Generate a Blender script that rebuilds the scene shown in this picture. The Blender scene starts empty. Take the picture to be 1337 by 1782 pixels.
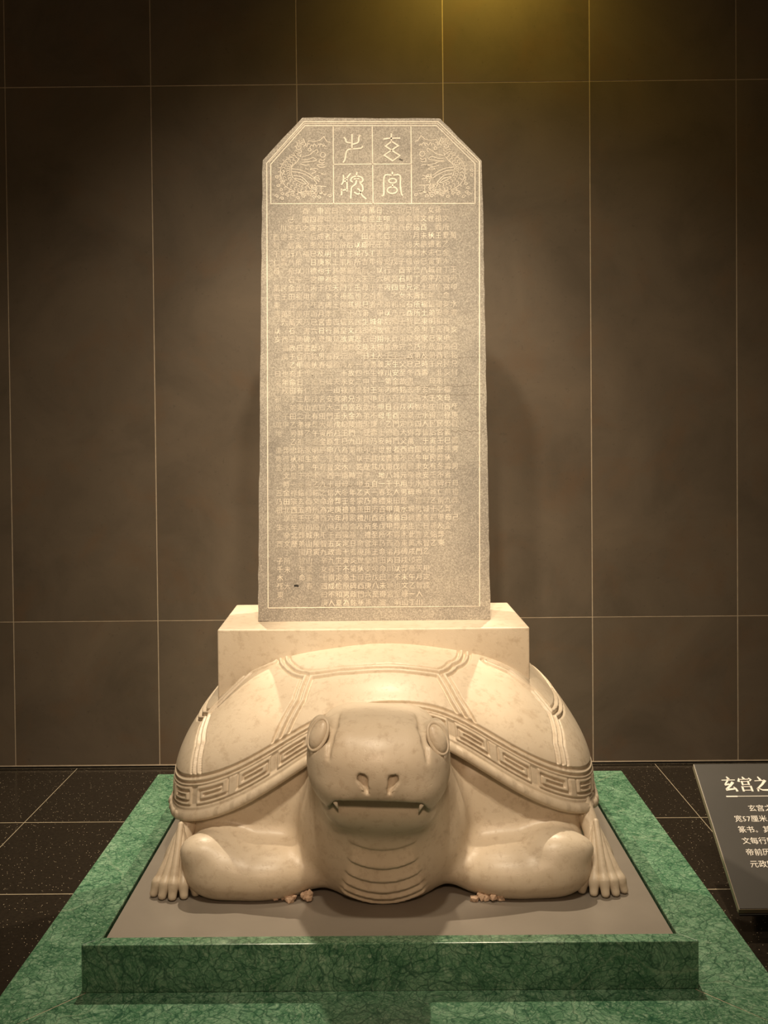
import bpy, bmesh, math, random
import numpy as np
from mathutils import Matrix, Vector

SC = bpy.context.scene
COL = SC.collection
D = 4.2917                                     # camera to back wall; the wall stands at y = 0

# ------------------------------------------------------------------ camera
def cam_rows(pitch, roll, yaw):
    cp, sp = math.cos(pitch), math.sin(pitch)
    f = Vector((math.sin(yaw) * cp, math.cos(yaw) * cp, -sp))
    r = Vector((math.cos(yaw), -math.sin(yaw), 0))
    u = r.cross(f)
    c, s = math.cos(roll), math.sin(roll)
    return c * r + s * u, -s * r + c * u, f
cr, cu, cf = cam_rows(.0186, -.0094, -.0049)
cam_data = bpy.data.cameras.new('camera')
cam = bpy.data.objects.new('camera', cam_data)
COL.objects.link(cam)
cam.matrix_world = Matrix(((cr.x, cu.x, -cf.x, .0643), (cr.y, cu.y, -cf.y, -D), (cr.z, cu.z, -cf.z, 1.3091), (0, 0, 0, 1)))
cam_data.sensor_fit = 'HORIZONTAL'
cam_data.sensor_width = 36
cam_data.lens = 1808.84 / 1337 * 36
cam_data.shift_y = -(891 - 817.9) / 1337
SC.camera = cam

# ------------------------------------------------------------------ light
SC.view_settings.view_transform = 'Standard'
SC.view_settings.look = 'None'
SC.view_settings.gamma = 1
SC.view_settings.use_curve_mapping = False
SC.view_settings.exposure = 0.0
world = bpy.data.worlds.new('hall')
SC.world = world
world.use_nodes = True
bg = world.node_tree.nodes['Background']
bg.inputs[0].default_value = (1.0, .68, .37, 1)
bg.inputs[1].default_value = .14

def spot(name, loc, target, power, angle, blend, colour, size=.03):
    l = bpy.data.lights.new(name, 'SPOT')
    l.energy = power; l.spot_size = math.radians(angle); l.spot_blend = blend
    l.color = colour; l.shadow_soft_size = size
    o = bpy.data.objects.new(name, l)
    o.location = loc
    o.rotation_euler = (Vector(target) - Vector(loc)).to_track_quat('-Z', 'Y').to_euler()
    COL.objects.link(o)
    return o
WARM = (1.0, .83, .61)
# ceiling spots in front of the stele, a pair, aimed at its middle
for lx in (-.26, .16):
    spot('front_spotlight', (lx, .90 - D, 3.60), (.02, 3.10 - D, 1.55), 235, 66, 1.0, WARM, .06)
# narrow ceiling spot on the middle of the inscription
spot('stele_spotlight', (-.05, .30 - D, 3.70), (.02, 3.10 - D, 1.42), 520, 24, 1.0, WARM, .05)
# added spot over the shell, washing out the stele shadow there
spot('shell_fill_light', (.05, 2.72 - D, 3.60), (.05, 2.93 - D, .70), 220, 17, .5, WARM, .05)
# ceiling spots between the stele and the wall, raking forward over the shell
for sx in (-1, 1):
    spot('rear_spotlight', (.02 + sx * .56, 3.93 - D, 3.5), (.02 + sx * .25, 2.75 - D, .2), 350, 74, .35, WARM, .012)
# soft warm lamp of the hall behind the visitors
spot('hall_lamp', (.12, -1.0 - D, 2.55), (.04, 2.5 - D, .80), 220, 22, .75, (1.0, .70, .46), .16)
# spill of a lamp over the wall top
spot('wall_lamp', (.46, 3.86 - D, 3.62), (.46, 4.29 - D, 3.0), 34, 130, 1.0, (1.0, .70, .10), .05)

# ------------------------------------------------------------------ helpers
def link(name, me, mat=None, parent=None, loc=None):
    o = bpy.data.objects.new(name, me)
    COL.objects.link(o)
    if mat is not None and me is not None and not me.materials:
        me.materials.append(mat)
    if parent is not None:
        o.parent = parent
    if loc is not None:
        o.location = loc
    return o
def tag(o, label=None, cat=None, group=None, kind=None):
    if label: o['label'] = label
    if cat: o['category'] = cat
    if group: o['group'] = group
    if kind: o['kind'] = kind
    return o
def empty(name, loc):
    o = bpy.data.objects.new(name, None)
    COL.objects.link(o); o.location = loc; o.empty_display_size = .1
    return o
def mesh_from(name, v, f, smooth=False):
    me = bpy.data.meshes.new(name)
    me.from_pydata([tuple(map(float, q)) for q in v], [], [tuple(map(int, q)) for q in f])
    if smooth:
        me.polygons.foreach_set('use_smooth', [True] * len(me.polygons))
    me.update()
    return me
def fast_mesh(name, V, Q, smooth=True):
    """numpy verts (n,3), quads (m,4)"""
    me = bpy.data.meshes.new(name)
    V = np.asarray(V, np.float32); Q = np.asarray(Q, np.int32)
    me.vertices.add(len(V)); me.vertices.foreach_set('co', V.ravel())
    me.loops.add(Q.size); me.loops.foreach_set('vertex_index', Q.ravel())
    me.polygons.add(len(Q))
    me.polygons.foreach_set('loop_start', np.arange(0, Q.size, 4, dtype=np.int32))
    me.polygons.foreach_set('loop_total', np.full(len(Q), 4, np.int32))
    me.polygons.foreach_set('use_smooth', np.full(len(Q), smooth))
    me.update(calc_edges=True); me.validate()
    return me
def box_bm(bm, x0, x1, y0, y1, z0, z1, bevel=0, seg=1):
    r = bmesh.ops.create_cube(bm, size=1)
    vs = r['verts']
    for v in vs:
        v.co = ((x0 + x1) / 2 + v.co.x * (x1 - x0), (y0 + y1) / 2 + v.co.y * (y1 - y0), (z0 + z1) / 2 + v.co.z * (z1 - z0))
    if bevel:
        es = list({e for v in vs for e in v.link_edges})
        bmesh.ops.bevel(bm, geom=es, offset=bevel, segments=seg, affect='EDGES', profile=.5)
def bm_mesh(name, bm, smooth=False):
    me = bpy.data.meshes.new(name)
    bmesh.ops.recalc_face_normals(bm, faces=bm.faces)
    bm.to_mesh(me); bm.free()
    if smooth:
        me.polygons.foreach_set('use_smooth', [True] * len(me.polygons))
    return me
def box_mesh(name, *a, **k):
    bm = bmesh.new(); box_bm(bm, *a, **k)
    return bm_mesh(name, bm)
def prism(name, poly, axis_vec, bevel=0, seg=1):
    """extrude polygon (3d points) along a vector"""
    bm = bmesh.new()
    vs = [bm.verts.new(q) for q in poly]
    f = bm.faces.new(vs)
    r = bmesh.ops.extrude_face_region(bm, geom=[f])
    nv = [g for g in r['geom'] if isinstance(g, bmesh.types.BMVert)]
    bmesh.ops.translate(bm, verts=nv, vec=axis_vec)
    if bevel:
        bmesh.ops.bevel(bm, geom=list(bm.edges), offset=bevel, segments=seg, affect='EDGES', profile=.5)
    return bm_mesh(name, bm)

# ------------------------------------------------------------------ materials
class NT:
    def __init__(s, name):
        s.m = bpy.data.materials.new(name); s.m.use_nodes = True
        s.t = s.m.node_tree; s.b = s.t.nodes['Principled BSDF']
        s.co = s.t.nodes.new('ShaderNodeTexCoord').outputs['Object']
    def n(s, kind, **k):
        nd = s.t.nodes.new('ShaderNode' + kind)
        for a, v in k.items():
            if a.startswith('i_'):
                nd.inputs[a[2:].replace('_', ' ')].default_value = v
            else:
                setattr(nd, a, v)
        return nd
    def l(s, a, b): s.t.links.new(a, b)
    def noise(s, scale, detail=6, rough=.6, dist=0, co=None):
        nd = s.n('TexNoise'); nd.inputs['Scale'].default_value = scale; nd.inputs['Detail'].default_value = detail
        nd.inputs['Roughness'].default_value = rough; nd.inputs['Distortion'].default_value = dist
        s.l(co or s.co, nd.inputs['Vector'])
        return nd.outputs['Fac']
    def ramp(s, fac, stops):
        nd = s.n('ValToRGB'); r = nd.color_ramp
        while len(r.elements) < len(stops): r.elements.new(.5)
        for e, (p, c) in zip(r.elements, stops):
            e.position = p; e.color = c if len(c) == 4 else (*c, 1)
        s.l(fac, nd.inputs[0])
        return nd.outputs[0]
    def mix(s, fac, a, b, mode='MIX'):
        nd = s.n('MixRGB', blend_type=mode)
        for i, v in enumerate((fac, a, b)):
            if hasattr(v, 'is_output'): s.l(v, nd.inputs[i])
            elif i == 0: nd.inputs[0].default_value = v
            else: nd.inputs[i].default_value = (*v, 1)
        return nd.outputs[0]
    def bump(s, h, strength=.3, dist=.002):
        nd = s.n('Bump'); nd.inputs['Strength'].default_value = strength; nd.inputs['Distance'].default_value = dist
        s.l(h, nd.inputs['Height']); s.l(nd.outputs[0], s.b.inputs['Normal'])
    def col(s, c):
        if hasattr(c, 'is_output'): s.l(c, s.b.inputs['Base Color'])
        else: s.b.inputs['Base Color'].default_value = (*c, 1)
    def rough(s, r, spec=None):
        if hasattr(r, 'is_output'): s.l(r, s.b.inputs['Roughness'])
        else: s.b.inputs['Roughness'].default_value = r
        if spec is not None: s.b.inputs['Specular IOR Level'].default_value = spec

def m_tortoise():
    m = NT('cream_carved_stone')
    big = m.noise(3.2, 5, .6)
    fine = m.noise(45, 6, .65)
    pit = m.noise(120, 3, .7)
    c = m.ramp(big, [(.30, (.54, .445, .33)), (.55, (.62, .53, .41)), (.75, (.66, .575, .46))])
    c = m.mix(m.ramp(fine, [(.30, (.45,) * 3), (.48, (0, 0, 0))]), c, (.36, .265, .175))
    st = m.noise(9, 8, .7, .6)
    c = m.mix(m.ramp(st, [(.62, (0, 0, 0)), (.75, (.5,) * 3)]), c, (.40, .30, .20))
    m.col(c)
    m.rough(.38, .45)
    h = m.mix(.5, m.ramp(pit, [(.28, (0, 0, 0)), (.42, (1, 1, 1))]), fine)
    m.bump(h, .28, .0022)
    return m.m
def m_stele():
    m = NT('grey_buff_limestone')
    big = m.noise(4.0, 7, .65, .3)
    mp = m.n('Mapping'); mp.inputs['Scale'].default_value = (1, 1, 5)
    m.l(m.co, mp.inputs[0])
    bands = m.noise(3.2, 5, .6, .4, mp.outputs[0])
    c = m.ramp(big, [(.28, (.20, .18, .158)), (.5, (.335, .30, .252)), (.72, (.46, .41, .335))])
    c = m.mix(m.ramp(bands, [(.40, (0, 0, 0)), (.62, (.55,) * 3)]), c, (.29, .262, .225))
    spot_ = m.noise(14, 8, .7, .2)
    c = m.mix(m.ramp(spot_, [(.60, (0, 0, 0)), (.74, (.7,) * 3)]), c, (.20, .18, .155))
    fine = m.noise(260, 4, .7)
    c = m.mix(m.ramp(fine, [(.38, (.6,) * 3), (.52, (0, 0, 0))]), c, (.17, .148, .12))
    c = m.mix(m.ramp(fine, [(.52, (0, 0, 0)), (.68, (.45,) * 3)]), c, (.66, .59, .49))
    m.col(c); m.rough(.7, .3)
    m.bump(m.mix(.5, fine, m.noise(90, 5, .7)), .5, .0022)
    return m.m
def m_chalk():
    m = NT('pale_lit_cut_stone')  # pale fresh-cut tone, also standing in for light on groove edges
    m.col(m.ramp(m.noise(60, 4, .6), [(.3, (.68, .60, .49)), (.7, (.84, .76, .64))])); m.rough(.8, .2)
    return m.m
def m_chalk_dim():
    m = NT('worn_lit_cut_stone')  # worn strokes, their paleness also painting light caught by the cuts
    m.col(m.ramp(m.noise(16, 8, .72), [(.30, (.36, .32, .265)), (.48, (.56, .495, .41)), (.66, (.76, .675, .55))])); m.rough(.8, .2)
    return m.m
def m_green():
    m = NT('green_veined_marble')
    warp = m.n('TexNoise'); warp.inputs['Scale'].default_value = 5; warp.inputs['Detail'].default_value = 4
    m.l(m.co, warp.inputs['Vector'])
    ad = m.n('VectorMath', operation='MULTIPLY_ADD'); ad.inputs[1].default_value = (.22, .22, .22)
    m.l(warp.outputs['Color'], ad.inputs[0]); m.l(m.co, ad.inputs[2])
    def vein(scale, w):
        v = m.n('TexVoronoi', feature='DISTANCE_TO_EDGE'); v.inputs['Scale'].default_value = scale
        m.l(ad.outputs[0], v.inputs['Vector'])
        return m.ramp(v.outputs['Distance'], [(0, (1, 1, 1)), (w, (0, 0, 0))])
    base = m.noise(7, 8, .68, 1.2)
    c = m.ramp(base, [(.25, (.030, .108, .054)), (.45, (.085, .205, .112)), (.60, (.16, .31, .19)), (.78, (.32, .46, .32))])
    fine = m.noise(70, 8, .75, 1.5)
    c = m.mix(m.ramp(fine, [(.50, (0, 0, 0)), (.66, (.75,) * 3)]), c, (.36, .49, .35))
    c = m.mix(m.ramp(fine, [(.32, (.7,) * 3), (.46, (0, 0, 0))]), c, (.012, .050, .024))
    c = m.mix(m.mix(1, vein(24, .06), (.7,) * 3, 'MULTIPLY'), c, (.006, .048, .026))
    c = m.mix(m.mix(1, vein(62, .10), (.6,) * 3, 'MULTIPLY'), c, (.01, .06, .035))
    c = m.mix(m.mix(1, vein(1.5, .008), (.28,) * 3, 'MULTIPLY'), c, (.36, .46, .32))
    m.col(c); m.rough(.17, .5)
    m.bump(fine, .05, .001)
    return m.m
def m_wall():
    m = NT('brown_grey_wall_tile')
    oi = m.n('ObjectInfo')
    ad = m.n('VectorMath', operation='MULTIPLY_ADD'); ad.inputs[1].default_value = (7, 7, 7)
    cmb = m.n('CombineXYZ')
    for i in range(3): m.l(oi.outputs['Random'], cmb.inputs[i])
    m.l(cmb.outputs[0], ad.inputs[0]); m.l(m.co, ad.inputs[2])
    big = m.noise(2.6, 8, .62, .5, ad.outputs[0])
    c = m.ramp(big, [(.28, (.078, .060, .042)), (.5, (.104, .080, .057)), (.74, (.128, .097, .068))])
    rust = m.noise(5, 6, .6, .3, ad.outputs[0])
    c = m.mix(m.ramp(rust, [(.52, (0, 0, 0)), (.72, (.5,) * 3)]), c, (.122, .074, .042))
    c = m.mix(m.ramp(m.noise(60, 4, .7, 0, ad.outputs[0]), [(.25, (.5,) * 3), (.38, (0, 0, 0))]), c, (.05, .04, .03))
    m.col(c); m.rough(.55, .25)
    m.bump(m.noise(40, 5, .7, 0, ad.outputs[0]), .12, .002)
    return m.m
def m_floor():
    m = NT('black_speckled_granite')
    v = m.n('TexVoronoi'); v.inputs['Scale'].default_value = 210; v.inputs['Randomness'].default_value = 1
    m.l(m.co, v.inputs['Vector'])
    sel = m.n('SeparateColor'); m.l(v.outputs['Color'], sel.inputs[0])
    on = m.ramp(sel.outputs[0], [(.915, (0, 0, 0)), (.925, (1, 1, 1))])
    dot = m.ramp(v.outputs['Distance'], [(.16, (1, 1, 1)), (.24, (0, 0, 0))])
    base = m.ramp(m.noise(90, 5, .7), [(.3, (.010, .008, .006)), (.7, (.022, .017, .012))])
    c = m.mix(m.mix(1, on, dot, 'MULTIPLY'), base, (.75, .62, .44))
    m.col(c); m.rough(.16, .42)
    return m.m
def plain(name, c, rough=.5, spec=.5, nscale=30, var=.15, bump=0, metal=0):
    m = NT(name)
    lo = tuple(x * (1 - var) for x in c); hi = tuple(min(1, x * (1 + var)) for x in c)
    m.col(m.ramp(m.noise(nscale, 5, .6), [(.3, lo), (.7, hi)])); m.rough(rough, spec)
    m.b.inputs['Metallic'].default_value = metal
    if bump: m.bump(m.noise(nscale * 4, 4, .6), bump, .001)
    return m.m

TORT = m_tortoise(); STEL = m_stele(); CHALK = m_chalk(); CHALKD = m_chalk_dim(); GREEN = m_green()
WALL = m_wall(); FLOOR = m_floor()
GROUT = plain('pale_grout', (.46, .37, .27), .8, .2)
FGROUT = plain('floor_grout', (.36, .30, .21), .7, .2)
TRIM = plain('metal_trim', (.46, .38, .29), .4, .5)
DARK = plain('dark_recess', (.012, .010, .008), .6)
BOARD = plain('grey_satin_board', (.25, .219, .184), .34, .5, 6, .06)
PANEL = plain('charcoal_panel', (.058, .053, .047), .42, .5, 5, .08)
PEDGE = plain('panel_edge', (.27, .22, .155), .35, .5, 5, .1)
INK = plain('white_lettering', (.86, .80, .72), .6, .3, 8, .03)
PLASTER = plain('pink_mortar', (.50, .36, .26), .9, .2, 120, .3, .6)
CEIL = plain('dark_ceiling', (.02, .018, .015), .8, .2)

# ------------------------------------------------------------------ setting
wall = link('wall_back', box_mesh('wall_back', -3.3, 3.3, .0014, .12, .0094, 4.2), GROUT)
tag(wall, kind='structure')
rows = ((.0133, .6132), (.6132, 2.8148), (2.8148, 4.2))
tile_me = {}
for ri, (za, zb) in enumerate(rows):
    g = .0021
    tile_me[ri] = box_mesh('wall_tile', -.3 + g, .3 - g, 0, .0013, za + g, zb - g)
for k in range(-5, 6):
    for ri in range(3):
        link('tile', tile_me[ri], WALL, wall, (k * .6, 0, 0))
tr = link('trim_1', box_mesh('trim_1', -3.3, 3.3, -.001, .0012, .0095, .0135), TRIM); tag(tr, kind='structure')
bb = link('recess_strip', box_mesh('recess_strip', -3.3, 3.3, .006, .02, 0, .0094), DARK); tag(bb, kind='structure')  # near-black strip paints the shade of the gap under the wall
floor = link('floor', box_mesh('floor', -3.3, 3.3, -5.2, .12, -.10, -.0005), FGROUT)
tag(floor, kind='structure')
fx = [-1.2444 + .6 * i for i in range(-3, 8)]
fy = [.0035, -.6284] + [-.6284 - .6 * i for i in range(1, 8)]
g = .0021
ftile = {}
for j in range(len(fy) - 1):
    h = round(fy[j] - fy[j + 1], 4)
    if h not in ftile:
        ftile[h] = box_mesh('floor_tile', g * .6, .6 - g * .6, -h + g * 1.2, -g * 1.2, -.0006, 0)
    for x in fx[:-1]:
        link('tile', ftile[h], FLOOR, floor, (x, fy[j], 0))
ceil = link('ceiling', box_mesh('ceiling', -3.3, 3.3, -5.2, .12, 4.2, 4.3), CEIL); tag(ceil, kind='structure')

# ------------------------------------------------------------------ plinth
PX, PF, PB, HW = .055, 2.408, 3.86, .722        # centre x, front depth, rear depth, half width
H1, H2, HB = .045, .158, .150                   # border top, curb top, board top
plinth = empty('marble_plinth', (PX, 3.13 - D, 0))
tag(plinth, 'square green marble plinth with raised curb and grey inset board under the stone tortoise', 'plinth')
def pl(name, me, mat): return link(name, me, mat, plinth)
OX, OFR, OBK = .912, 2.185 - 3.13, 4.062 - 3.13   # local outer edges of the border slabs
IX, IFR, IBK = HW - .05, PF + .05 - 3.13, PB - .05 - 3.13
gp = .0011
for poly in ([(-OX, OFR), (OX, OFR), (IX, IFR), (-IX, IFR)], [(OX, OFR), (OX, OBK), (IX, IBK), (IX, IFR)],
             [(OX, OBK), (-OX, OBK), (-IX, IBK), (IX, IBK)], [(-OX, OBK), (-OX, OFR), (-IX, IFR), (-IX, IBK)]):
    cx = sum(q[0] for q in poly) / 4; cy = sum(q[1] for q in poly) / 4
    q = [(x + (gp if x < cx else -gp), y + (gp if y < cy else -gp), 0) for x, y in poly]
    pl('border_slab', prism('border_slab', q, (0, 0, H1), .0015), GREEN)
pl('joint_filler', box_mesh('joint_filler', -OX + .004, OX - .004, OFR + .004, OBK - .004, .004, H1 - .0012), GROUT)
F, B_, W_, T_ = PF - 3.13, PB - 3.13, HW, .040
for poly in ([(-W_, F), (W_, F), (W_ - T_, F + T_), (-W_ + T_, F + T_)], [(W_, F), (W_, B_), (W_ - T_, B_ - T_), (W_ - T_, F + T_)],
             [(W_, B_), (-W_, B_), (-W_ + T_, B_ - T_), (W_ - T_, B_ - T_)], [(-W_, B_), (-W_, F), (-W_ + T_, F + T_), (-W_ + T_, B_ - T_)]):
    pl('curb_panel', prism('curb_panel', [(x, y, H1) for x, y in poly], (0, 0, H2 - H1), .0022, 2), GREEN)
pl('inset_board', box_mesh('inset_board', -W_ + T_ + .004, W_ - T_ - .004, F + T_ + .003, B_ - T_ - .003, H1 + .02, HB, bevel=.001), BOARD)

# ------------------------------------------------------------------ tortoise
TX = .04                                         # axis of the animal
tort = empty('stone_tortoise', (TX, 3.2 - D, HB))
tag(tort, 'carved cream stone tortoise with patterned shell lying on the grey board, carrying the stele', 'sculpture')
def tl(x, d, z):                                 # axis/depth/height -> local
    return np.stack([x, d - 3.2, z - HB], -1)

# ---- shell
SH = dict(a=.550, bf=.53, br=.55, dc=3.265, mf=4.6, mr=3.0, n=2.5, ztop=.775, zc=.313, A=.277, w=.35, x0=.018, fl=.066)
def shell(th, ph):
    s, c = np.sin(th), np.cos(th)
    m = np.where(c > 0, SH['mf'], SH['mr']); b = np.where(c > 0, SH['bf'], SH['br'])
    rx = SH['a'] * np.sign(s) * np.abs(s) ** (2 / m); rd = -b * np.sign(c) * np.abs(c) ** (2 / m)
    zr = SH['zc'] + SH['A'] * np.exp(-(np.abs(rx - SH['x0']) / SH['w']) ** 2.1)
    rho = np.sin(ph) ** (2 / SH['n']); h = np.cos(ph) ** (2 / SH['n'])
    x = rx * rho; d = SH['dc'] + rd * rho; z = zr + (SH['ztop'] - zr) * h
    q = np.clip((rho - .80) / .20, 0, 1) ** 2 * SH['fl'] * np.clip(np.abs(rx) / .5, .3, 1)
    L = np.hypot(rx, rd) + 1e-6
    return x + q * rx / L, d + q * rd / L, z
def build_shell():
    # columns, even along the rim, denser in front
    tf = np.linspace(-math.pi, math.pi, 12001)
    x, d, z = shell(tf, np.full_like(tf, math.pi / 2))
    seg = np.sqrt(np.diff(x) ** 2 + np.diff(d) ** 2 + np.diff(z) ** 2)
    arc = np.concatenate([[0], np.cumsum(seg)])
    wgt = np.where(np.cos(.5 * (tf[1:] + tf[:-1])) > -.15, 1.0, .35)
    warc = np.concatenate([[0], np.cumsum(seg * wgt)])
    NC = 1150
    t = np.linspace(0, warc[-1], NC + 1)[:-1]
    th = np.interp(t, warc, tf)
    mid = np.interp(0.0, tf, arc)
    s = np.interp(th, tf, arc) - mid
    # rows by meridian length measured from the rim
    pf = np.linspace(1e-3, math.pi / 2, 700)
    X, Dd, Z = shell(th[None], pf[:, None])
    ml = np.sqrt(np.diff(X, axis=0) ** 2 + np.diff(Dd, axis=0) ** 2 + np.diff(Z, axis=0) ** 2)
    cum = np.concatenate([np.zeros((1, NC)), np.cumsum(ml, 0)], 0)
    tot = cum[-1]
    tt = np.concatenate([np.arange(0, .13, .0021), np.linspace(.13, .95, 250)[1:]])
    NR = len(tt)
    PH = np.empty((NR, NC)); T = np.empty((NR, NC))
    for j in range(NC):
        tr_ = np.where(tt <= .13, tt, .13 + (tt - .13) / (.95 - .13) * (tot[j] * .985 - .13))
        PH[:, j] = np.interp(tot[j] - tr_, cum[:, j], pf); T[:, j] = tr_
    X, Dd, Z = shell(th[None], PH)
    P = np.stack([X, Dd, Z], -1)
    # normals
    du = np.roll(P, -1, 1) - np.roll(P, 1, 1)
    dv = np.gradient(P, axis=0)
    N = np.cross(dv, du); N /= np.linalg.norm(N, axis=-1, keepdims=True) + 1e-9
    N *= np.sign((N * (P - np.array([0, 3.265, .3]))).sum(-1, keepdims=True))
    S = np.broadcast_to(s, T.shape)
    xr = shell(th, np.full_like(th, math.pi / 2))[0]
    narrow = 1 - .36 * np.exp(-(np.abs(xr) / .17) ** 2.4)
    B = T / narrow[None]                              # band coordinate
    disp = np.zeros_like(T)
    G = lambda dist, w: np.clip(1 - (np.abs(dist) / w) ** 2, 0, 1)
    # border grooves
    disp -= .0075 * G(B - .090, .0062) + .0070 * G(B - .074, .0045) + .004 * G(B - .0585 - .006, .003)
    disp -= .0045 * G(B - .0125, .0035)
    # meander, u along the rim in units, v across the band
    UL = .128
    k = np.floor(S / UL + .5); u = (S / UL + .5) - k
    u = np.where(np.mod(k, 2) == 0, u, 1 - u)
    v = (B - .017) / (.0605 - .017)
    def segd(p, q):
        px_, py_ = (p[0] - .0) * UL, p[1] * .0435; qx, qy = q[0] * UL, q[1] * .0435
        ux, vy = u * UL, v * .0435
        ax, ay = qx - px_, qy - py_; L2 = ax * ax + ay * ay + 1e-12
        h = np.clip(((ux - px_) * ax + (vy - py_) * ay) / L2, 0, 1)
        return np.hypot(ux - px_ - h * ax, vy - py_ - h * ay)
    key = [(.30, .50), (.74, .50), (.74, .78), (.16, .78), (.16, .18), (.88, .18), (.88, 1.0)]
    dist = np.full_like(T, 9.)
    for p, q in zip(key[:-1], key[1:]):
        dist = np.minimum(dist, segd(p, q))
    for ub in (.02, .065):
        dist = np.minimum(dist, segd((ub, 0), (ub, 1)))
    band = np.clip((B - .013) / .003, 0, 1) * np.clip((.064 - B) / .003, 0, 1)
    disp -= .0078 * G(dist, .0046) * band
    # shield plates
    paths = [
        [(-.183, .812), (-.045, .856), (-.002, .896), (.014, .905), (.092, .89)],
        [(-.183, .812), (-.45, .68), (-.764, .567), (-.95, .45)], [(.092, .89), (.20, .74), (.395, .607), (.62, .47)],
        [(-.183, .812), (-.155, 1.07), (-.175, 1.282), (-.19, 1.45)], [(.092, .89), (.104, 1.167), (.128, 1.369), (.14, 1.5)],
        [(-.749, 1.50), (-.749, 1.428), (-.866, 1.251), (-1.114, 1.098), (-1.075, .918), (-1.031, .744), (-.815, .629)],
        [(-1.114, 1.098), (-1.30, 1.135), (-1.57, 1.16)],
        [(.65, 1.53), (.65, 1.484), (.729, 1.282), (.925, 1.101), (.953, .934), (.859, .753), (.67, .651)],
        [(.925, 1.101), (1.31, 1.092), (1.57, 1.11)]]
    dmin = np.full(T.shape, 9.)
    for pth in paths:
        for mirror in (0, 1):
            pt = [(math.pi * (1 if a > 0 else -1) - a if mirror else a, b) for a, b in pth]
            if mirror and pth is paths[0]:
                continue
            dn = []
            for (a0, b0), (a1, b1) in zip(pt[:-1], pt[1:]):
                for q in np.linspace(0, 1, 5)[:-1]:
                    dn.append((a0 + (a1 - a0) * q, b0 + (b1 - b0) * q))
            dn.append(pt[-1]); dn = np.array(dn)
            pp = np.stack(shell(dn[:, 0], dn[:, 1]), -1)
            lo, hi = pp.min(0) - .06, pp.max(0) + .06
            mk = ((P > lo) & (P < hi)).all(-1)
            V = P[mk]
            best = dmin[mk]
            for a, b in zip(pp[:-1], pp[1:]):
                ab = b - a; h = np.clip(((V - a) @ ab) / (ab @ ab + 1e-12), 0, 1)
                best = np.minimum(best, np.linalg.norm(V - a - h[:, None] * ab, axis=1))
            dmin[mk] = best
    inside = np.clip((B - .095) / .004, 0, 1)
    disp -= inside * (.0085 * G(dmin, .0052) + .0075 * G(dmin - .0170, .0048))
    disp += inside * .0030 * G(dmin - .009, .006)
    rng = np.random.default_rng(4)
    P = P + N * disp[..., None]
    # lip rows under the rim, then the underside
    rim = P[0]; out = rim[:, :2] - np.array([0, 3.265]); out /= np.linalg.norm(out, axis=1, keepdims=True)
    wob = .0018 * np.interp(np.arange(NC), np.arange(0, NC + 7, 6), rng.standard_normal(len(np.arange(0, NC + 7, 6))))
    lips = []
    for o_, dz in ((.006, -.003), (.010, -.010), (.011, -.020), (.008, -.026), (-.004, -.029), (-.05, -.022), (-.12, -.015)):
        q = rim.copy(); q[:, :2] += out * (o_ + (wob[:, None] if o_ > 0 else 0)); q[:, 2] += dz
        lips.append(q)
    allp = np.concatenate([np.stack(lips[::-1]), P], 0)
    n, m_ = allp.shape[:2]
    idx = np.arange(n * m_).reshape(n, m_)
    a = idx[:-1]; b = np.roll(a, -1, 1); c = np.roll(idx[1:], -1, 1); d_ = idx[1:]
    Q = np.stack([a, b, c, d_], -1).reshape(-1, 4)
    V = allp.reshape(-1, 3)
    return fast_mesh('shell', tl(V[:, 0], V[:, 1], V[:, 2]), Q)
link('shell', build_shell(), TORT, tort)

# ---- signed distance modelling of the animal
def smin(a, b, k):
    h = np.clip(.5 + .5 * (b - a) / k, 0, 1)
    return b + (a - b) * h - k * h * (1 - h)
def smax(a, b, k): return -smin(-a, -b, k)
def ell(X, Y, Z, c, r):
    x, y, z = (X - c[0]) / r[0], (Y - c[1]) / r[1], (Z - c[2]) / r[2]
    k0 = np.sqrt(x * x + y * y + z * z)
    k1 = np.sqrt((x / r[0]) ** 2 + (y / r[1]) ** 2 + (z / r[2]) ** 2) + 1e-6
    return k0 * (k0 - 1) / k1
def rbox(X, Y, Z, c, h, r):
    x, y, z = np.abs(X - c[0]) - h[0] + r, np.abs(Y - c[1]) - h[1] + r, np.abs(Z - c[2]) - h[2] + r
    return np.sqrt(np.maximum(x, 0) ** 2 + np.maximum(y, 0) ** 2 + np.maximum(z, 0) ** 2) + np.minimum(np.maximum(np.maximum(x, y), z), 0) - r
def cap(X, Y, Z, a, b, ra, rb):
    a = np.array(a); b = np.array(b); ab = b - a
    h = np.clip(((X - a[0]) * ab[0] + (Y - a[1]) * ab[1] + (Z - a[2]) * ab[2]) / (ab @ ab), 0, 1)
    return np.sqrt((X - a[0] - h * ab[0]) ** 2 + (Y - a[1] - h * ab[1]) ** 2 + (Z - a[2] - h * ab[2]) ** 2) - (ra + (rb - ra) * h)
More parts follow.
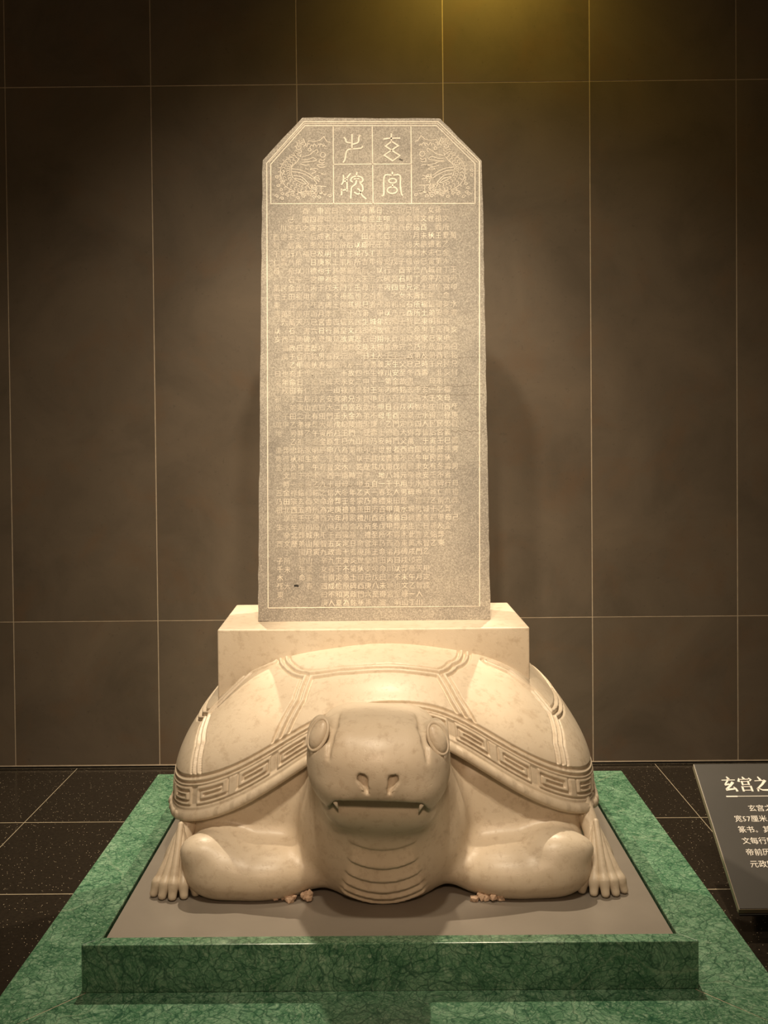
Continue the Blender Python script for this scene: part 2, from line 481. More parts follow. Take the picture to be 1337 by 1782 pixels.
def nets(F, xs, ys, zs):
    s = F < 0
    nx, ny, nz = F.shape
    c = [s[i:nx - 1 + i, j:ny - 1 + j, k:nz - 1 + k] for i in (0, 1) for j in (0, 1) for k in (0, 1)]
    any_ = np.zeros_like(c[0]); all_ = np.ones_like(c[0])
    for q in c: any_ |= q; all_ &= q
    act = np.argwhere(any_ & ~all_)
    vid = np.full((nx - 1, ny - 1, nz - 1), -1, np.int32)
    vid[act[:, 0], act[:, 1], act[:, 2]] = np.arange(len(act))
    acc = np.zeros((len(act), 3)); cnt = np.zeros(len(act))
    corner = lambda o: F[act[:, 0] + o[0], act[:, 1] + o[1], act[:, 2] + o[2]]
    cpos = lambda o: np.stack([xs[act[:, 0] + o[0]], ys[act[:, 1] + o[1]], zs[act[:, 2] + o[2]]], -1)
    for ax in range(3):
        o1, o2 = [i for i in range(3) if i != ax]
        for p in (0, 1):
            for q in (0, 1):
                a = [0, 0, 0]; a[o1] = p; a[o2] = q; b = list(a); b[ax] = 1
                fa, fb = corner(a), corner(b)
                mk = (fa < 0) != (fb < 0)
                t = np.where(mk, fa / np.where(mk, fa - fb, 1), 0)[:, None]
                pt = cpos(a) * (1 - t) + cpos(b) * t
                acc += pt * mk[:, None]; cnt += mk
    V = acc / cnt[:, None]
    quads = []
    for ax in range(3):
        o1, o2 = (ax + 1) % 3, (ax + 2) % 3
        sl0 = [slice(1, -1)] * 3; sl0[ax] = slice(0, -1)
        sl1 = list(sl0); sl1[ax] = slice(1, None)
        A, Bq = s[tuple(sl0)], s[tuple(sl1)]
        e = np.argwhere(A != Bq)
        if not len(e): continue
        flip = A[e[:, 0], e[:, 1], e[:, 2]]
        base = e.copy(); base[:, o1] += 1; base[:, o2] += 1
        def cell(d1, d2):
            q = base.copy(); q[:, o1] -= d1; q[:, o2] -= d2
            return vid[q[:, 0], q[:, 1], q[:, 2]]
        Q = np.stack([cell(1, 1), cell(0, 1), cell(0, 0), cell(1, 0)], -1)
        Q[~flip] = Q[~flip][:, ::-1]
        quads.append(Q)
    Q = np.concatenate(quads)
    return V, Q[(Q >= 0).all(1)]
def grid(xs, ys, zs):
    return [q.astype(np.float32) for q in np.meshgrid(xs, ys, zs, indexing='ij', sparse=True)]

def body_mesh():
    h = .0041
    xs = np.concatenate([np.arange(-.68, -.23, .0068), np.arange(-.23, .2301, h), np.arange(.2368, .69, .0068)])
    ys = np.concatenate([np.arange(2.33, 2.86, h), np.arange(2.866, 3.90, .016)])
    zs = np.arange(HB - .012, .715, h)
    X, Y, Z = grid(xs, ys, zs)
    AX = np.abs(X)
    f = ell(X, Y, Z, (0, 3.27, .37), (.50, .50, .25))                                    # trunk
    f = smin(f, rbox(X, Y, Z, (.008, 3.215, .345), (.548, .468, .185), .12), .05)            # shoulders
    # throat and chest with folds
    dr = ell(X, Y, Z, (.0, 2.750, .325), (.228, .200, .205))
    dr = smin(dr, cap(X, Y, Z, (0, 2.82, .34), (0, 2.70, .45), .222, .168), .07)
    wv = Z - 2.6 * np.minimum(AX, .2) ** 2
    lv = [.150, .172, .198, .232, .272, .322, .42]
    fold = np.zeros(np.broadcast_shapes(X.shape, Y.shape, Z.shape), np.float32)
    wv = wv + 0 * Y
    for lo, hi in zip(lv[:-1], lv[1:]):
        q = (hi - wv) / (hi - lo)
        mk = (wv >= lo) & (wv < hi)
        up = np.clip((wv - lo) / .006, 0, 1)
        amp = .017 if hi < .4 else .008
        fold = np.where(mk, amp * q ** 1.3 * up + 0 * X, fold)
    lim = .088 + .03 * np.clip((.32 - Z) / .14, 0, 1)
    mask = np.clip((lim - AX) / .018, 0, 1) * np.clip((2.70 - Y) / .05, 0, 1)
    dr = dr - fold * (mask * mask * (3 - 2 * mask)) + .004
    f = smin(f, dr, .035)
    for sx in (-1, 1):
        o = .018 if sx > 0 else 0
        f = smin(f, ell(X, Y, Z, (sx * .335 + o, 2.745, .208), (.195, .128, .080)), .05)  # folded fore leg
        f = smin(f, ell(X, Y, Z, (sx * .430 + o, 2.735, .225), (.098, .112, .085)), .03)
        cw = .056 if sx < 0 else .086
        f = smin(f, ell(X, Y, Z, (sx * .530 - sx * cw + o, 2.692, .268), (cw, .052, .044)), .022)   # wrist cap
        f = smin(f, ell(X, Y, Z, (sx * .42, 3.60, .22), (.17, .16, .10)), .04)           # hind leg
    f = smin(f, cap(X, Y, Z, (0, 3.70, .25), (.05, 3.86, .19), .06, .02), .04)           # tail
    # head
    X0 = X; X = X + .008; AX = np.abs(X)
    Z0 = Z; Z = Z + .036 * X
    zm = .4960 - .55 * X * X - .062 * np.clip((AX - .096) / .032, 0, 1) ** 2
    zc = .552 - .10 * np.clip(Y - 2.52, 0, .4)
    up_ = rbox(X, Y, Z - zc, (0, 2.60, 0), (.163, .215, .114), .096)
    up_ = smin(up_, ell(X, Y, Z, (0, 2.535, .565), (.122, .158, .102)), .04)             # brow and snout
    up_ = smax(up_, (zm - Z) * .9 + 0 * Y, .010)
    lo_ = rbox(X, Y, Z, (0, 2.665, .462), (.142, .212, .070), .066)
    f = smin(f, lo_, .085)
    hd = up_
    for sx in (-1, 1):
        hd = smin(hd, ell(X, Y, Z, (sx * .128, 2.545, .555), (.045, .10, .075)), .03)    # cheek under the eye
        hd = smin(hd, ell(X, Y, Z, (sx * .138, 2.500, .612), (.034, .060, .054)), .012)  # lid mound
        cr_ = [(sx * .102, 2.56, .664), (sx * .105, 2.452, .652), (sx * .112, 2.418, .628), (sx * .115, 2.402, .590)]
        for (pa, pb), (ra, rb) in zip(zip(cr_[:-1], cr_[1:]), ((.010, .0105), (.0105, .008), (.008, .003))):
            hd = smax(hd, -cap(X, Y, Z, pa, pb, ra, rb), .007)                            # crease beside the brow
        XE = X - sx * .141 + sx * .34 * (Z - .6375)
        so = np.sqrt((XE / .0305) ** 2 + ((Y - 2.4515 - sx * .55 * XE) / .030) ** 2 + ((Z - .6375) / .0455) ** 2)
        hd = smax(hd, (1 - so) * .022, .004)                                              # eye socket
        ns = cap(X, Y, Z, (sx * .035, 2.382, .553), (sx * .025, 2.384, .523), .0135, .0055)
        hd = smax(hd, -ns, .003)                                                          # nostril
    f = smin(f, hd, .010)
    Z = Z0; X = X0
    f = np.maximum(f, HB + .0015 - Z)
    V, Q = nets(f.astype(np.float32), xs, ys, zs)
    return fast_mesh('body', tl(V[:, 0], V[:, 1], V[:, 2]), Q)
body = link('body', body_mesh(), TORT, tort)

# eyes with lids
def lathe_ell(name, r, seg=28, rings=16):
    bm = bmesh.new()
    bmesh.ops.create_uvsphere(bm, u_segments=seg, v_segments=rings, radius=1)
    for v in bm.verts: v.co = (v.co.x * r[0], v.co.y * r[1], v.co.z * r[2])
    return bm_mesh(name, bm, True)
def ring(name, a, b, r, n=40, m=8):
    V = []; Q = []
    for i in range(n):
        t = 2 * math.pi * i / n
        cx, cz = a * math.cos(t), b * math.sin(t)
        nx_, nz_ = math.cos(t) / a, math.sin(t) / b
        l = math.hypot(nx_, nz_); nx_ /= l; nz_ /= l
        for j in range(m):
            p = 2 * math.pi * j / m
            V.append((cx + nx_ * r * math.cos(p), r * math.sin(p), cz + nz_ * r * math.cos(p)))
    for i in range(n):
        for j in range(m):
            Q.append((i * m + j, ((i + 1) % n) * m + j, ((i + 1) % n) * m + (j + 1) % m, i * m + (j + 1) % m))
    return mesh_from(name, V, Q, True)
eye_me = lathe_ell('eye', (.021, .015, .036)); lid_me = ring('eyelid', .0235, .0385, .0042)
for sx in (-1, 1):
    e = link('eye', eye_me, TORT, tort)
    nrm = Vector((sx * .50, -.80, .33)).normalized()
    up = Vector((-sx * .36, 0, 1)); up = (up - nrm * up.dot(nrm)).normalized()
    ya = -nrm; xa = ya.cross(up).normalized()
    M = Matrix((xa, ya, up)).transposed().to_4x4()
    M.translation = Vector((-.008 + sx * .1415, 2.4490 - 3.2, .6325 - .006 * sx - HB))
    e.matrix_local = M
    link('eyelid', lid_me, TORT, e)
# fangs
bm = bmesh.new(); bmesh.ops.create_cone(bm, segments=12, radius1=.0068, radius2=.0012, depth=.024, cap_ends=True)
bmesh.ops.rotate(bm, verts=bm.verts, matrix=Matrix.Rotation(math.pi, 3, 'X')); fang_me = bm_mesh('fang', bm, True)
for sx in (-1, 1):
    o = link('fang', fang_me, CHALK, tort, (-.008 + sx * .099, 2.424 - 3.2, .4760 - HB - .004 * sx)); o.rotation_euler = (.15, sx * .35, 0)

# paws, five toes each
def paw_parts(sx):
    xs = np.arange(.43, .70, .0034); ys = np.arange(2.58, 2.90, .0034); zs = np.arange(HB - .01, .42, .0034)
    X, Y, Z = grid(xs, ys, zs)
    f = cap(X, Y, Z, (.510, 2.83, .36), (.540, 2.775, .27), .026, .024)
    f = smin(f, ell(X, Y, Z, (.545, 2.750, .205), (.044, .038, .070)), .03)
    f = np.maximum(f, HB + .004 - Z)
    return nets(f.astype(np.float32), xs, ys, zs)
toes = [(.494, 2.695), (.520, 2.678), (.547, 2.670), (.573, 2.677), (.597, 2.694)]
V, Q = paw_parts(1)
toe_src = []
for i, (tx, td) in enumerate(toes):
    xs = np.arange(min(tx, .53) - .04, max(tx, .555) + .04, .003); ys = np.arange(td - .035, td + .12, .003); zs = np.arange(HB - .006, .345, .003)
    X, Y, Z = grid(xs, ys, zs)
    top = np.array((.540 + (tx - .545) * .10, 2.752, .318 - abs(tx - .545) * .5)); tip = np.array((tx + (tx - .545) * .06, td - .004, HB + .010))
    md = top + (tip - top) * .84 + np.array((0, -.004, .003))
    f = cap(X, Y, Z, top, md, .0080, .0132)
    f = smin(f, cap(X, Y, Z, md, tip, .0132, .0112), .012)
    f = np.maximum(f, HB + .002 - Z)
    toe_src.append(nets(f.astype(np.float32), xs, ys, zs))
for sx in (-1, 1):
    off = .0 if sx < 0 else .026
    def mir(V, Q):
        Vm = V.copy(); Vm[:, 0] = sx * (Vm[:, 0] + off)
        return tl(Vm[:, 0], Vm[:, 1], Vm[:, 2]), (Q if sx > 0 else Q[:, ::-1])
    pw = link('front_paw', fast_mesh('front_paw', *mir(V, Q)), TORT, tort)
    for tv, tq in toe_src:
        link('toe', fast_mesh('toe', *mir(tv, tq)), TORT, pw)

# socket block on the back
def quad_block(name, top, zb, bevel):
    bm = bmesh.new()
    t = [bm.verts.new(q) for q in top]; b = [bm.verts.new((q[0], q[1], zb)) for q in top]
    bm.faces.new(t); bm.faces.new(b[::-1])
    for i in range(4):
        bm.faces.new((t[i], b[i], b[(i + 1) % 4], t[(i + 1) % 4]))
    bmesh.ops.bevel(bm, geom=list(bm.edges), offset=bevel, segments=2, affect='EDGES', profile=.5)
    return bm_mesh(name, bm)
L = lambda x, d, z: (x - TX, d - 3.2, z - HB)
link('socket_block', quad_block('socket_block', [L(-.4330, 2.97, .7995), L(.4625, 2.97, .7995), L(.455, 3.456, .7995), L(-.4490, 3.456, .7995)], .45 - HB, .004), TORT, tort)
# broken mortar under the chest
random.seed(3)
for cx in (-.235, .275):
    bm = bmesh.new()
    for i in range(11):
        r = bmesh.ops.create_icosphere(bm, subdivisions=1, radius=random.uniform(.007, .014))
        c = Vector((cx + random.uniform(-.045, .045), 2.655 - 3.2 + random.uniform(-.008, .014), .004 + random.uniform(0, .012)))
        for v in r['verts']:
            v.co = c + v.co * random.uniform(.75, 1.2); v.co.z = max(v.co.z, .0012)
    o = link('mortar_crumbs', bm_mesh('mortar_crumbs', bm), PLASTER, tort); o['kind'] = 'stuff'; o['label'] = 'rough pinkish mortar lumps at the chest foot'

# ------------------------------------------------------------------ stele
SX, SD, SZ = .012, 3.107, .7997
stele = empty('inscribed_stele', (SX, 3.212 - D, SZ))
tag(stele, 'tall grey-buff stone stele with clipped top corners and carved inscription on the tortoise back', 'stele')
OUT = [(-.3455, SZ), (.3522, SZ), (.3369, 2.1673), (.2133, 2.2943), (-.1964, 2.3013), (-.3158, 2.176)]
def slab_mesh():
    random.seed(8)
    pts = []
    for (x0, z0), (x1, z1) in zip(OUT, OUT[1:] + OUT[:1]):
        n = max(2, int(math.hypot(x1 - x0, z1 - z0) / .035))
        for i in range(n):
            t = i / n; j = 0 if i == 0 else random.uniform(-.0012, .0012)
            pts.append((x0 + (x1 - x0) * t + (j if abs(z1 - z0) > .1 else 0), .0 - .105, z0 + (z1 - z0) * t - SZ + (j if abs(z1 - z0) < .1 and z0 > 1 else 0)))
    bm = bmesh.new()
    a = [bm.verts.new(p) for p in pts]; b = [bm.verts.new((p[0], .105, p[2])) for p in pts]
    fr = bm.faces.new(a); bm.faces.new(b[::-1])
    n = len(a)
    for i in range(n):
        bm.faces.new((a[i], b[i], b[(i + 1) % n], a[(i + 1) % n]))
    es = [e for e in bm.edges if (e.verts[0] in a) == (e.verts[1] in a)]
    bmesh.ops.bevel(bm, geom=es, offset=.0035, segments=2, affect='EDGES', profile=.5)
    return bm_mesh('slab', bm)
link('slab', slab_mesh(), STEL, stele)

def smooth_line(p, n=6, closed=False):
    if len(p) < 3: return p
    p = [Vector(q) for q in p]; out = []
    for i in range(len(p) - 1):
        p0 = p[i - 1] if i else (p[-2] if closed else p[0]); p1 = p[i]; p2 = p[i + 1]
        p3 = p[i + 2] if i + 2 < len(p) else (p[1] if closed else p[-1])
        for k in range(n):
            t = k / n
            out.append(tuple(.5 * (2 * p1 + (p2 - p0) * t + (2 * p0 - 5 * p1 + 4 * p2 - p3) * t * t + (3 * p1 - p0 - 3 * p2 + p3) * t ** 3)))
    out.append(tuple(p[-1]))
    return out
class Ribbons:
    """flat strokes with a little thickness, in a plane given by a mapping (u, v, h) -> xyz"""
    def __init__(s, fn, h): s.fn = fn; s.h = h; s.V = []; s.F = []
    def stroke(s, pts, w, w2=None):
        pts = [Vector(q) for q in pts]
        n = len(pts); b = len(s.V)
        for i, p in enumerate(pts):
            t = (pts[min(i + 1, n - 1)] - pts[max(i - 1, 0)])
            if t.length < 1e-9: t = Vector((1, 0))
            t.normalize(); nn = Vector((-t.y, t.x))
            k = i / max(1, n - 1); ww = (w if w2 is None else w + (w2 - w) * k) / 2
            if 0 < i < n - 1:
                c = abs((pts[i] - pts[i - 1]).normalized().dot(t)); ww = ww / max(.5, c)
            a, c_ = p + nn * ww, p - nn * ww
            s.V += [s.fn(a.x, a.y, 0), s.fn(a.x, a.y, s.h), s.fn(c_.x, c_.y, s.h), s.fn(c_.x, c_.y, 0)]
        for i in range(n - 1):
            for j in range(3):
                s.F.append((b + i * 4 + j, b + i * 4 + 4 + j, b + i * 4 + 5 + j, b + i * 4 + 1 + j))
        s.F.append((b, b + 1, b + 2, b + 3)); e = b + (n - 1) * 4; s.F.append((e + 3, e + 2, e + 1, e))
    def poly(s, pts):
        b = len(s.V); n = len(pts)
        for q in pts: s.V.append(s.fn(q[0], q[1], s.h))
        s.F.append(tuple(range(b, b + n)))
    def mesh(s, name):
        me = mesh_from(name, s.V, s.F)
        bm = bmesh.new(); bm.from_mesh(me); bmesh.ops.recalc_face_normals(bm, faces=bm.faces); bm.to_mesh(me); bm.free()
        return me
on_stele = lambda u, z, h: (u, -.1047 - h, z - SZ)
# border lines and the grid of the heading
R = Ribbons(on_stele, .0012)
R.stroke([(-.3145, .8408), (-.3031, 2.1674), (-.1914, 2.2885), (.2081, 2.2841), (.3292, 2.1657), (.3199, .8404), (-.3145, .8408)], .0027)
R.stroke([(-.2925, 2.0473), (-.2913, 2.1638), (-.1882, 2.2766), (.2029, 2.2723), (.3163, 2.159), (.3154, 2.0412)], .0026)
R.stroke([(-.2970, 2.169), (-.1898, 2.2826), (.2055, 2.2783), (.3228, 2.1625)], .0016)
for a, b in ([(-.1043, 2.2757), (-.1055, 2.0445)], [(.0117, 2.2744), (.0119, 2.0432)], [(.1268, 2.2732), (.1266, 2.0437)], [(-.1056, 2.1619), (.1268, 2.1602)], [(-.2925, 2.0469), (.3154, 2.0412)]):
    R.stroke([a, b], .0027)
link('border_lines', R.mesh('border_lines'), CHALK, stele)
# seal script heading
ZHI = [[(-0.0487, 2.2506), (-0.0492, 2.2071)], [(-0.0731, 2.2417), (-0.0683, 2.2358), (-0.0648, 2.2266), (-0.0526, 2.2246)], [(-0.0233, 2.2474), (-0.0282, 2.2407), (-0.0308, 2.2262), (-0.0466, 2.2204)], [(-0.0175, 2.2152), (-0.0212, 2.2092), (-0.0358, 2.207), (-0.0552, 2.206), (-0.065, 2.2001), (-0.0688, 2.1832), (-0.0714, 2.1736), (-0.0763, 2.1664)]]
BEI = [[(-0.0759, 2.1301), (-0.0751, 2.1204), (-0.0769, 2.1084), (-0.0818, 2.1007)], [(-0.0535, 2.1347), (-0.0609, 2.1263), (-0.0658, 2.1203), (-0.0743, 2.1192)], [(-0.0744, 2.1108), (-0.0647, 2.1119)], [(-0.0658, 2.1203), (-0.0648, 2.0986), (-0.0657, 2.0805)], [(-0.0657, 2.0865), (-0.0808, 2.0842)], [(-0.0819, 2.0891), (-0.0808, 2.0794), (-0.0821, 2.0697)], [(-0.0353, 2.1381), (-0.0366, 2.1261)], [(-0.0477, 2.1081), (-0.0537, 2.113), (-0.05, 2.1214), (-0.0366, 2.1261), (-0.0221, 2.1223), (-0.0173, 2.115), (-0.0222, 2.1078), (-0.0283, 2.1091)], [(-0.044, 2.1172), (-0.0282, 2.1187)], [(-0.0367, 2.1176), (-0.0393, 2.1031), (-0.0503, 2.0936), (-0.0528, 2.0815), (-0.0543, 2.0598)], [(-0.0271, 2.1054), (-0.0199, 2.0981), (-0.0176, 2.086), (-0.0225, 2.08), (-0.0323, 2.0728), (-0.0444, 2.079)], [(-0.0345, 2.0898), (-0.0273, 2.0837), (-0.0202, 2.0691), (-0.0081, 2.0581)]]
XUAN = [[(0.0681, 2.2517), (0.0679, 2.2277)], [(0.0446, 2.2344), (0.0594, 2.2369), (0.0948, 2.237)], [(0.0687, 2.2277), (0.0887, 2.2147), (0.0684, 2.2016), (0.0506, 2.2137), (0.0687, 2.2277)], [(0.0684, 2.2016), (0.0932, 2.1853), (0.0716, 2.17), (0.046, 2.1871), (0.0684, 2.2016)]]
GONG = [[(0.0705, 2.138), (0.0704, 2.1268)], [(0.0376, 2.0662), (0.0444, 2.0736), (0.0462, 2.1244), (0.0704, 2.1273), (0.0927, 2.1266), (0.0935, 2.0998), (0.0968, 2.0731), (0.1007, 2.0677)], [(0.0821, 2.1106), (0.0812, 2.1081), (0.0787, 2.106), (0.0751, 2.1045), (0.0707, 2.1041), (0.0664, 2.1046), (0.0628, 2.1061), (0.0604, 2.1083), (0.0595, 2.1109), (0.0604, 2.1134), (0.0629, 2.1156), (0.0665, 2.117), (0.0709, 2.1174), (0.0752, 2.1169), (0.0788, 2.1154), (0.0812, 2.1132), (0.0821, 2.1106)], [(0.0702, 2.1036), (0.0701, 2.0926)], [(0.0842, 2.0831), (0.0831, 2.0794), (0.0798, 2.0763), (0.075, 2.0743), (0.0694, 2.0736), (0.0637, 2.0744), (0.059, 2.0766), (0.0558, 2.0797), (0.0547, 2.0834), (0.0559, 2.0871), (0.0591, 2.0902), (0.0639, 2.0922), (0.0696, 2.0929), (0.0752, 2.0921), (0.08, 2.0899), (0.0831, 2.0868), (0.0842, 2.0831)]]
for ch in (XUAN, GONG, ZHI, BEI):
    R = Ribbons(on_stele, .0013)
    for st in ch:
        R.stroke(st if ch is XUAN else smooth_line(st, 5, st[0] == st[-1]), .0042)
    link('seal_character', R.mesh('seal_character'), CHALK, stele)
R = Ribbons(on_stele, .0007)
R.stroke([(.0905, 2.176), (.0985, 2.1725), (.1015, 2.1728)], .0045)
link('dark_scar', R.mesh('dark_scar'), plain('scar', (.10, .085, .07), .8), stele)
# two dragons in line relief
def dragon(mirror):
    random.seed(11 + mirror)
    R = Ribbons((lambda u, z, h: on_stele(-.0 + (.0118 * 2 - u if mirror else u), z, h)), .0009)
    w = .0016
    body = smooth_line([(.1500, 2.0880), (.1841, 2.0869), (.2164, 2.0905), (.2379, 2.097), (.2608, 2.1114), (.2690, 2.13), (.2700, 2.1487), (.2620, 2.1648), (.2430, 2.1790), (.2306, 2.1945), (.2308, 2.2158), (.2202, 2.2293)], 7)
    n = len(body); left = []; right = []
    for i, p in enumerate(body):
        t = Vector(body[min(i + 1, n - 1)]) - Vector(body[max(i - 1, 0)]); t.normalize()
        nn = Vector((-t.y, t.x)); k = i / (n - 1); ww = .006 + .0105 * math.sin(math.pi * min(1, k * 1.15 + .05)) ** .8
        left.append(tuple(Vector(p) + nn * ww)); right.append(tuple(Vector(p) - nn * ww))
        if i % 3 == 0 and 1 < i < n - 2:                   # rows of scales
            for q in (-.45, .45):
                c = Vector(p) + nn * ww * q
                R.stroke([tuple(c + t * .0045 * math.cos(a) + nn * .0046 * math.sin(a)) for a in np.linspace(-1.7, 1.7, 6)], w * .8)
        if i % 3 == 1 and i > 4:                           # back fin
            c = Vector(p) - nn * ww
            R.stroke([tuple(c), tuple(c - nn * .0075 - t * .004), tuple(c - t * .005)], w * .7)
    R.stroke(left, w); R.stroke(right, w)
    S = lambda p, ww=w: R.stroke(smooth_line(p, 4), ww)
    S([(.2225, 2.1839), (.2118, 2.1867), (.2011, 2.1895), (.1904, 2.1976), (.1771, 2.2057), (.1740, 2.1990), (.1800, 2.1940)])
    S([(.2224, 2.1759), (.2063, 2.1761), (.1903, 2.1816), (.1822, 2.179), (.1790, 2.1740), (.1850, 2.1720), (.2010, 2.1700), (.2230, 2.1690)])
    R.stroke([(.1990 + .0045 * math.cos(a), 2.2060 + .0045 * math.sin(a)) for a in np.linspace(0, 2 * math.pi, 11)], w)
    R.stroke([(.1595 + .0075 * math.cos(a), 2.1899 + .0075 * math.sin(a)) for a in np.linspace(0, 2 * math.pi, 13)], w)
    S([(.1530, 2.1780), (.1600, 2.1730), (.1680, 2.1770), (.1700, 2.1690), (.1610, 2.1660), (.1550, 2.1690)])
    R.stroke([(.137, 2.2262), (.1478, 2.23), (.156, 2.2440), (.1693, 2.2325), (.1853, 2.2296), (.2015, 2.2321), (.2094, 2.2187), (.2175, 2.2390), (.2250, 2.2230)], w)
    for k in range(7): S([(.150 + k * .0095, 2.214 + .004 * (k % 3)), (.156 + k * .0095, 2.219 + .004 * (k % 2)), (.160 + k * .0095, 2.213)])
    for leg in ([(.2560, 2.150), (.2300, 2.147), (.2080, 2.138), (.1900, 2.126)], [(.2480, 2.130), (.2250, 2.126), (.2100, 2.113), (.1980, 2.098)]):
        S(leg, w * 1.1); S([(a, b - .0085) for a, b in leg], w * 1.1)
        ex, ez = leg[-1]
        for a in (-.5, .0, .5, 1.0):
            R.stroke([(ex, ez - .004), (ex - .018 * math.cos(a), ez - .004 - .016 * math.sin(a)), (ex - .021 * math.cos(a), ez - .009 - .016 * math.sin(a))], w)
    for k in range(8):                                      # tufts by the belly and tail
        x0 = .150 + random.uniform(0, .05); z0 = 2.125 + random.uniform(-.01, .04)
        S([(x0, z0), (x0 + .012, z0 + random.uniform(-.004, .006)), (x0 + .028, z0 + random.uniform(-.002, .008))])
    for k in range(11):                                     # cloud curls along the foot
        cx = .140 + k * .0158; cz = 2.068 + .006 * math.sin(k * 1.9)
        R.stroke([(cx + (.0065 - .0007 * a) * math.cos(a), cz + (.0055 - .0006 * a) * math.sin(a)) for a in np.linspace(0, 7, 14)], w * .9)
    for k in range(6):
        cx = .285 + random.uniform(-.008, .02); cz = 2.075 + k * .013
        R.stroke([(cx + (.006 - .0006 * a) * math.cos(a + k), cz + (.005 - .0005 * a) * math.sin(a + k)) for a in np.linspace(0, 7, 12)], w * .9)
    S([(.1465, 2.0806), (.1679, 2.075), (.2002, 2.0827), (.227, 2.0797), (.2539, 2.0821), (.2726, 2.0766)])
    return R.mesh('dragon_carving')
for mr in (0, 1):
    link('dragon_carving', dragon(mr), CHALK, stele)
# the long inscription
def text_mesh(name, body, off=0.0, line=1.0, size=1.0):
    c = bpy.data.curves.new(name, 'FONT'); c.body = body; c.resolution_u = 1; c.size = size; c.space_line = line / size; c.space_character = 1 / size; c.offset = off
    o = bpy.data.objects.new(name, c); COL.objects.link(o)
    me = bpy.data.meshes.new_from_object(o.evaluated_get(bpy.context.evaluated_depsgraph_get()))
    bpy.data.objects.remove(o); bpy.data.curves.remove(c)
    return me
GLY = '大明王之子孫天地山川日月年春秋冬夏父母兄弟男女生死葬于原城東西南北門人民田土水木金石書文行政元歷帝前四十三五六八九百千萬國家安定平和永福祿壽德仁義禮智信忠孝祖宗封命皇后妃世第一二有以其為而所不乃及至自此故也者是用得成時歲吉辰庚辛壬甲乙丙丁戊己申酉戌亥寅卯巳午未陵宮玄碑銘曰'
NCOL, NROW = 25, 47
def inscription():
    random.seed(21)
    end = [47, 44, 45, 40, 47, 47, 47, 47, 47, 47, 47, 47, 47, 47, 47, 47, 47, 47, 46, 41, 44, 46, 44, 33, 40]
    top = [3, 2, 1, 2, 0, 1, 0, 0, 0, 1, 0, 0, 0, 0, 0, 1, 0, 0, 0, 0, 0, 0, 0, 0, 1]
    end = ([46, 45, 40, 44, 45, 41] + [47] * 14 + [45, 41, 40, 38, 37])
    lines = []
    for r in range(NROW):
        s = ''
        for c in range(NCOL):
            ok = top[c] <= r < end[c] and random.random() > .03
            if c in (0, 1) and random.random() < .25: ok = False
            if c == NCOL - 1 and (r < 3 or 3 < r < 6 or random.random() < .35): ok = False
            s += random.choice(GLY) if ok else '\u3000'
        lines.append(s)
    me = text_mesh('inscription', '\n'.join(lines), 0.0, 1.0, .84)
    co = np.empty(len(me.vertices) * 3, np.float32); me.vertices.foreach_get('co', co); co = co.reshape(-1, 3)
    y1, y0 = co[:, 1].max(), co[:, 1].min()
    px_ = .02388
    u = -.2915 + .004 + co[:, 0] * px_ * 1.0
    z = 2.0345 - (y1 - co[:, 1]) / (y1 - y0) * (2.0345 - .8445)
    out = np.stack([u, np.full_like(u, -.1047 - .0009), z - SZ], -1)
    me.vertices.foreach_set('co', out.astype(np.float32).ravel()); me.update()
    return me
ins = link('inscription', inscription(), CHALKD, stele); ins['kind'] = 'stuff'
# weathered horizontal cracks and a small hole
random.seed(5)
CR = plain('dark_crack', (.16, .13, .10), .9)
for x0, x1, z in ((-.02, .335, 1.585), (.05, .34, 1.50), (.14, .335, 1.475), (.20, .34, 1.365), (-.22, .02, 1.205), (-.05, .16, 1.13)):
    R = Ribbons(on_stele, .0004); n = 16
    R.stroke([(x0 + (x1 - x0) * i / n, z + random.uniform(-.003, .003)) for i in range(n + 1)], .0012)
    link('crack', R.mesh('crack'), CR, stele)
R = Ribbons(on_stele, .0006); R.stroke([(-.236, .9065), (-.229, .9070), (-.222, .9055)], .0060); link('chip_hole', R.mesh('chip_hole'), DARK, stele)

# ------------------------------------------------------------------ information panel
PXL, P0D, P0Z = .9862, 2.75, .0798
pan = empty('information_panel', (PXL + .32, 2.95 - D, 0))
tag(pan, 'tilted charcoal information panel with white Chinese lettering on the floor beside the plinth', 'sign')
ev = Vector((0, .8432, .5375)); nv = Vector((0, -.5375, .8432)); PLEN = .491; PW = .64
def on_panel(u, v, h):
    q = Vector((PXL + u, P0D - D, P0Z)) + ev * v + nv * h - pan.location
    return (q.x, q.y, q.z)
TH = .020
def slab8(name, u0, u1, v0, v1, h0, h1, bev):
    bm = bmesh.new()
    c = [[bm.verts.new(on_panel(u, v, h)) for u, v in ((u0, v0), (u1, v0), (u1, v1), (u0, v1))] for h in (h0, h1)]
    bm.faces.new(c[0][::-1]); bm.faces.new(c[1])
    for i in range(4): bm.faces.new((c[0][i], c[0][(i + 1) % 4], c[1][(i + 1) % 4], c[1][i]))
    bmesh.ops.bevel(bm, geom=list(bm.edges), offset=bev, segments=2, affect='EDGES', profile=.5)
    return bm_mesh(name, bm)
link('panel_face', slab8('panel_face', .0015, PW - .0015, .0015, PLEN - .0015, -.002, 0, .0006), PANEL, pan)
link('panel_edge', slab8('panel_edge', 0, PW, 0, PLEN, -TH, -.0021, .0012), PEDGE, pan)
link('front_rail', slab8('front_rail', .004, PW - .004, -.004, .012, -TH - .006, -TH, .001), DARK, pan)
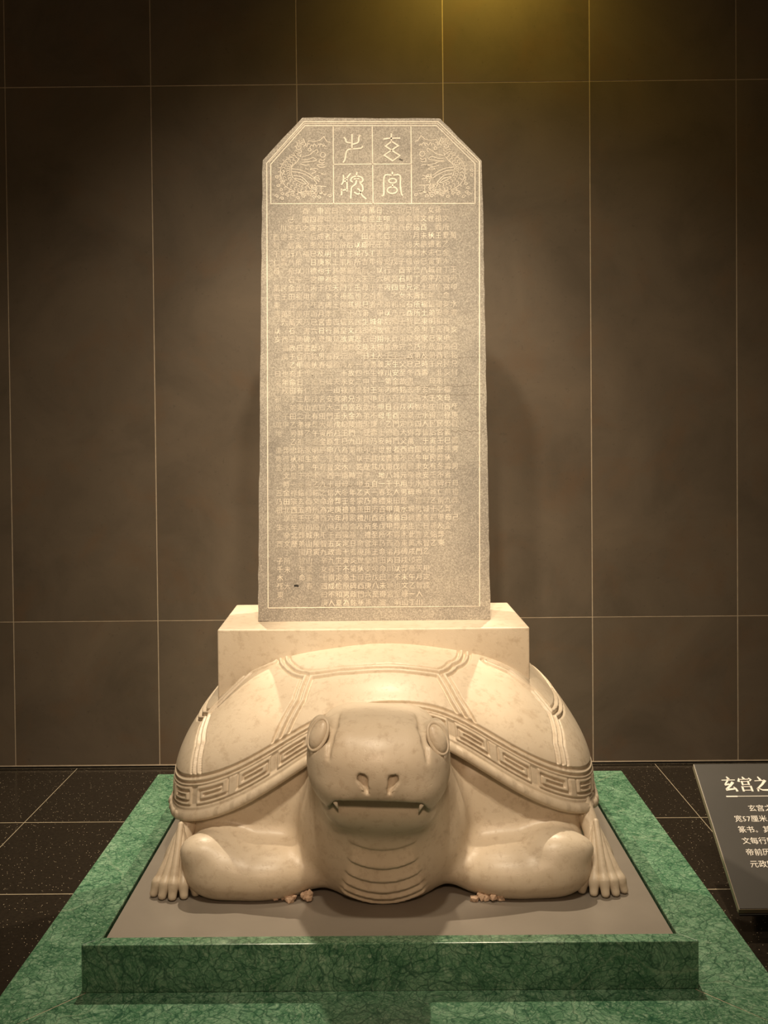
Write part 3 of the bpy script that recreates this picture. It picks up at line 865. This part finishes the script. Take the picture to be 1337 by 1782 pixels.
# stand: sloping block under the middle
ft = pan.location
sv = []
for x in (PXL + .16, PXL + PW - .16):
    for y, z in ((P0D + .10 - D, 0), (P0D + .34 - D, 0), (P0D + .34 - D, P0Z + .34 * .6374 - .021), (P0D + .10 - D, P0Z + .10 * .6374 - .021)):
        sv.append((x - ft.x, y - ft.y, z))
link('stand', mesh_from('stand', sv, [(0, 1, 2, 3), (7, 6, 5, 4), (0, 4, 5, 1), (1, 5, 6, 2), (2, 6, 7, 3), (3, 7, 4, 0)]), DARK, pan)
pan_on = lambda u, v, h: on_panel(u, v, h)
T1 = [  # title strokes: points, start width, end width
    ([(.0862, .4400), (.0912, .4300)], .0040, .0080), ([(.0687, .4272), (.1085, .4274)], .0030, .0034), ([(.0895, .4335), (.0852, .4241), (.0748, .4112)], .0062, .0048),
    ([(.0735, .4098), (.0890, .4122)], .0070, .0058), ([(.1003, .4195), (.0893, .4064), (.0736, .3930)], .0100, .0062), ([(.0724, .3915), (.1013, .3950)], .0085, .0060), ([(.0975, .4022), (.1028, .3952), (.1047, .3849)], .0036, .0080),
    ([(.1330, .4390), (.1376, .4295)], .0040, .0085), ([(.1217, .4340), (.1180, .4205)], .0030, .0090), ([(.1230, .4293), (.1500, .4299)], .0026, .0026), ([(.1505, .4340), (.1568, .4280), (.1510, .4230)], .0050, .0045),
    ([(.1273, .4235), (.1275, .4076)], .0062, .0062), ([(.1283, .4212), (.1455, .4219)], .0026, .0026), ([(.1462, .4240), (.1462, .4082)], .0064, .0060), ([(.1288, .4100), (.1457, .4106)], .0026, .0026),
    ([(.1238, .4040), (.1236, .3847)], .0066, .0066), ([(.1250, .4022), (.1490, .4029)], .0026, .0026), ([(.1493, .4052), (.1498, .3847)], .0068, .0066), ([(.1250, .3892), (.1480, .3895)], .0026, .0026),
    ([(.1795, .4390), (.1852, .4262)], .0040, .0085), ([(.1662, .4236), (.1949, .4249)], .0028, .0034), ([(.1983, .4258), (.1853, .4103), (.1654, .3930)], .0100, .0050), ([(.1680, .3966), (.1672, .3848)], .0060, .0050), ([(.1720, .3950), (.1804, .3897), (.1956, .3893), (.2147, .3896)], .0035, .0085)]
R = Ribbons(pan_on, .0006)
for p, a, b in T1: R.stroke(p, a * .86, b * .86)
link('title_lettering', R.mesh('title_lettering'), INK, pan)
R = Ribbons(pan_on, .0005); R.stroke([(.0663, .3672), (.0995, .3672)], .0042); R.stroke([(.0995, .3676), (.58, .3676)], .0019)
link('title_rule', R.mesh('title_rule'), INK, pan)
for u0, vt, tx_ in ((.1194, .3362, '玄宫之'), (.0687, .2995, '宽57厘米'), (.0689, .2622, '篆书。其'), (.0689, .2244, '文每行四'), (.0688, .1868, '帝前历'), (.0699, .1487, '元政四')):
    pitch = .0236
    me = text_mesh('text_line', tx_, 0.0)
    for v in me.vertices:
        x, y = v.co.x, v.co.y
        v.co = on_panel(u0 - .0010 + x * pitch, vt + (y - .85) * pitch * 1.03, .0005)
    me.update(); link('text_line', me, INK, pan)
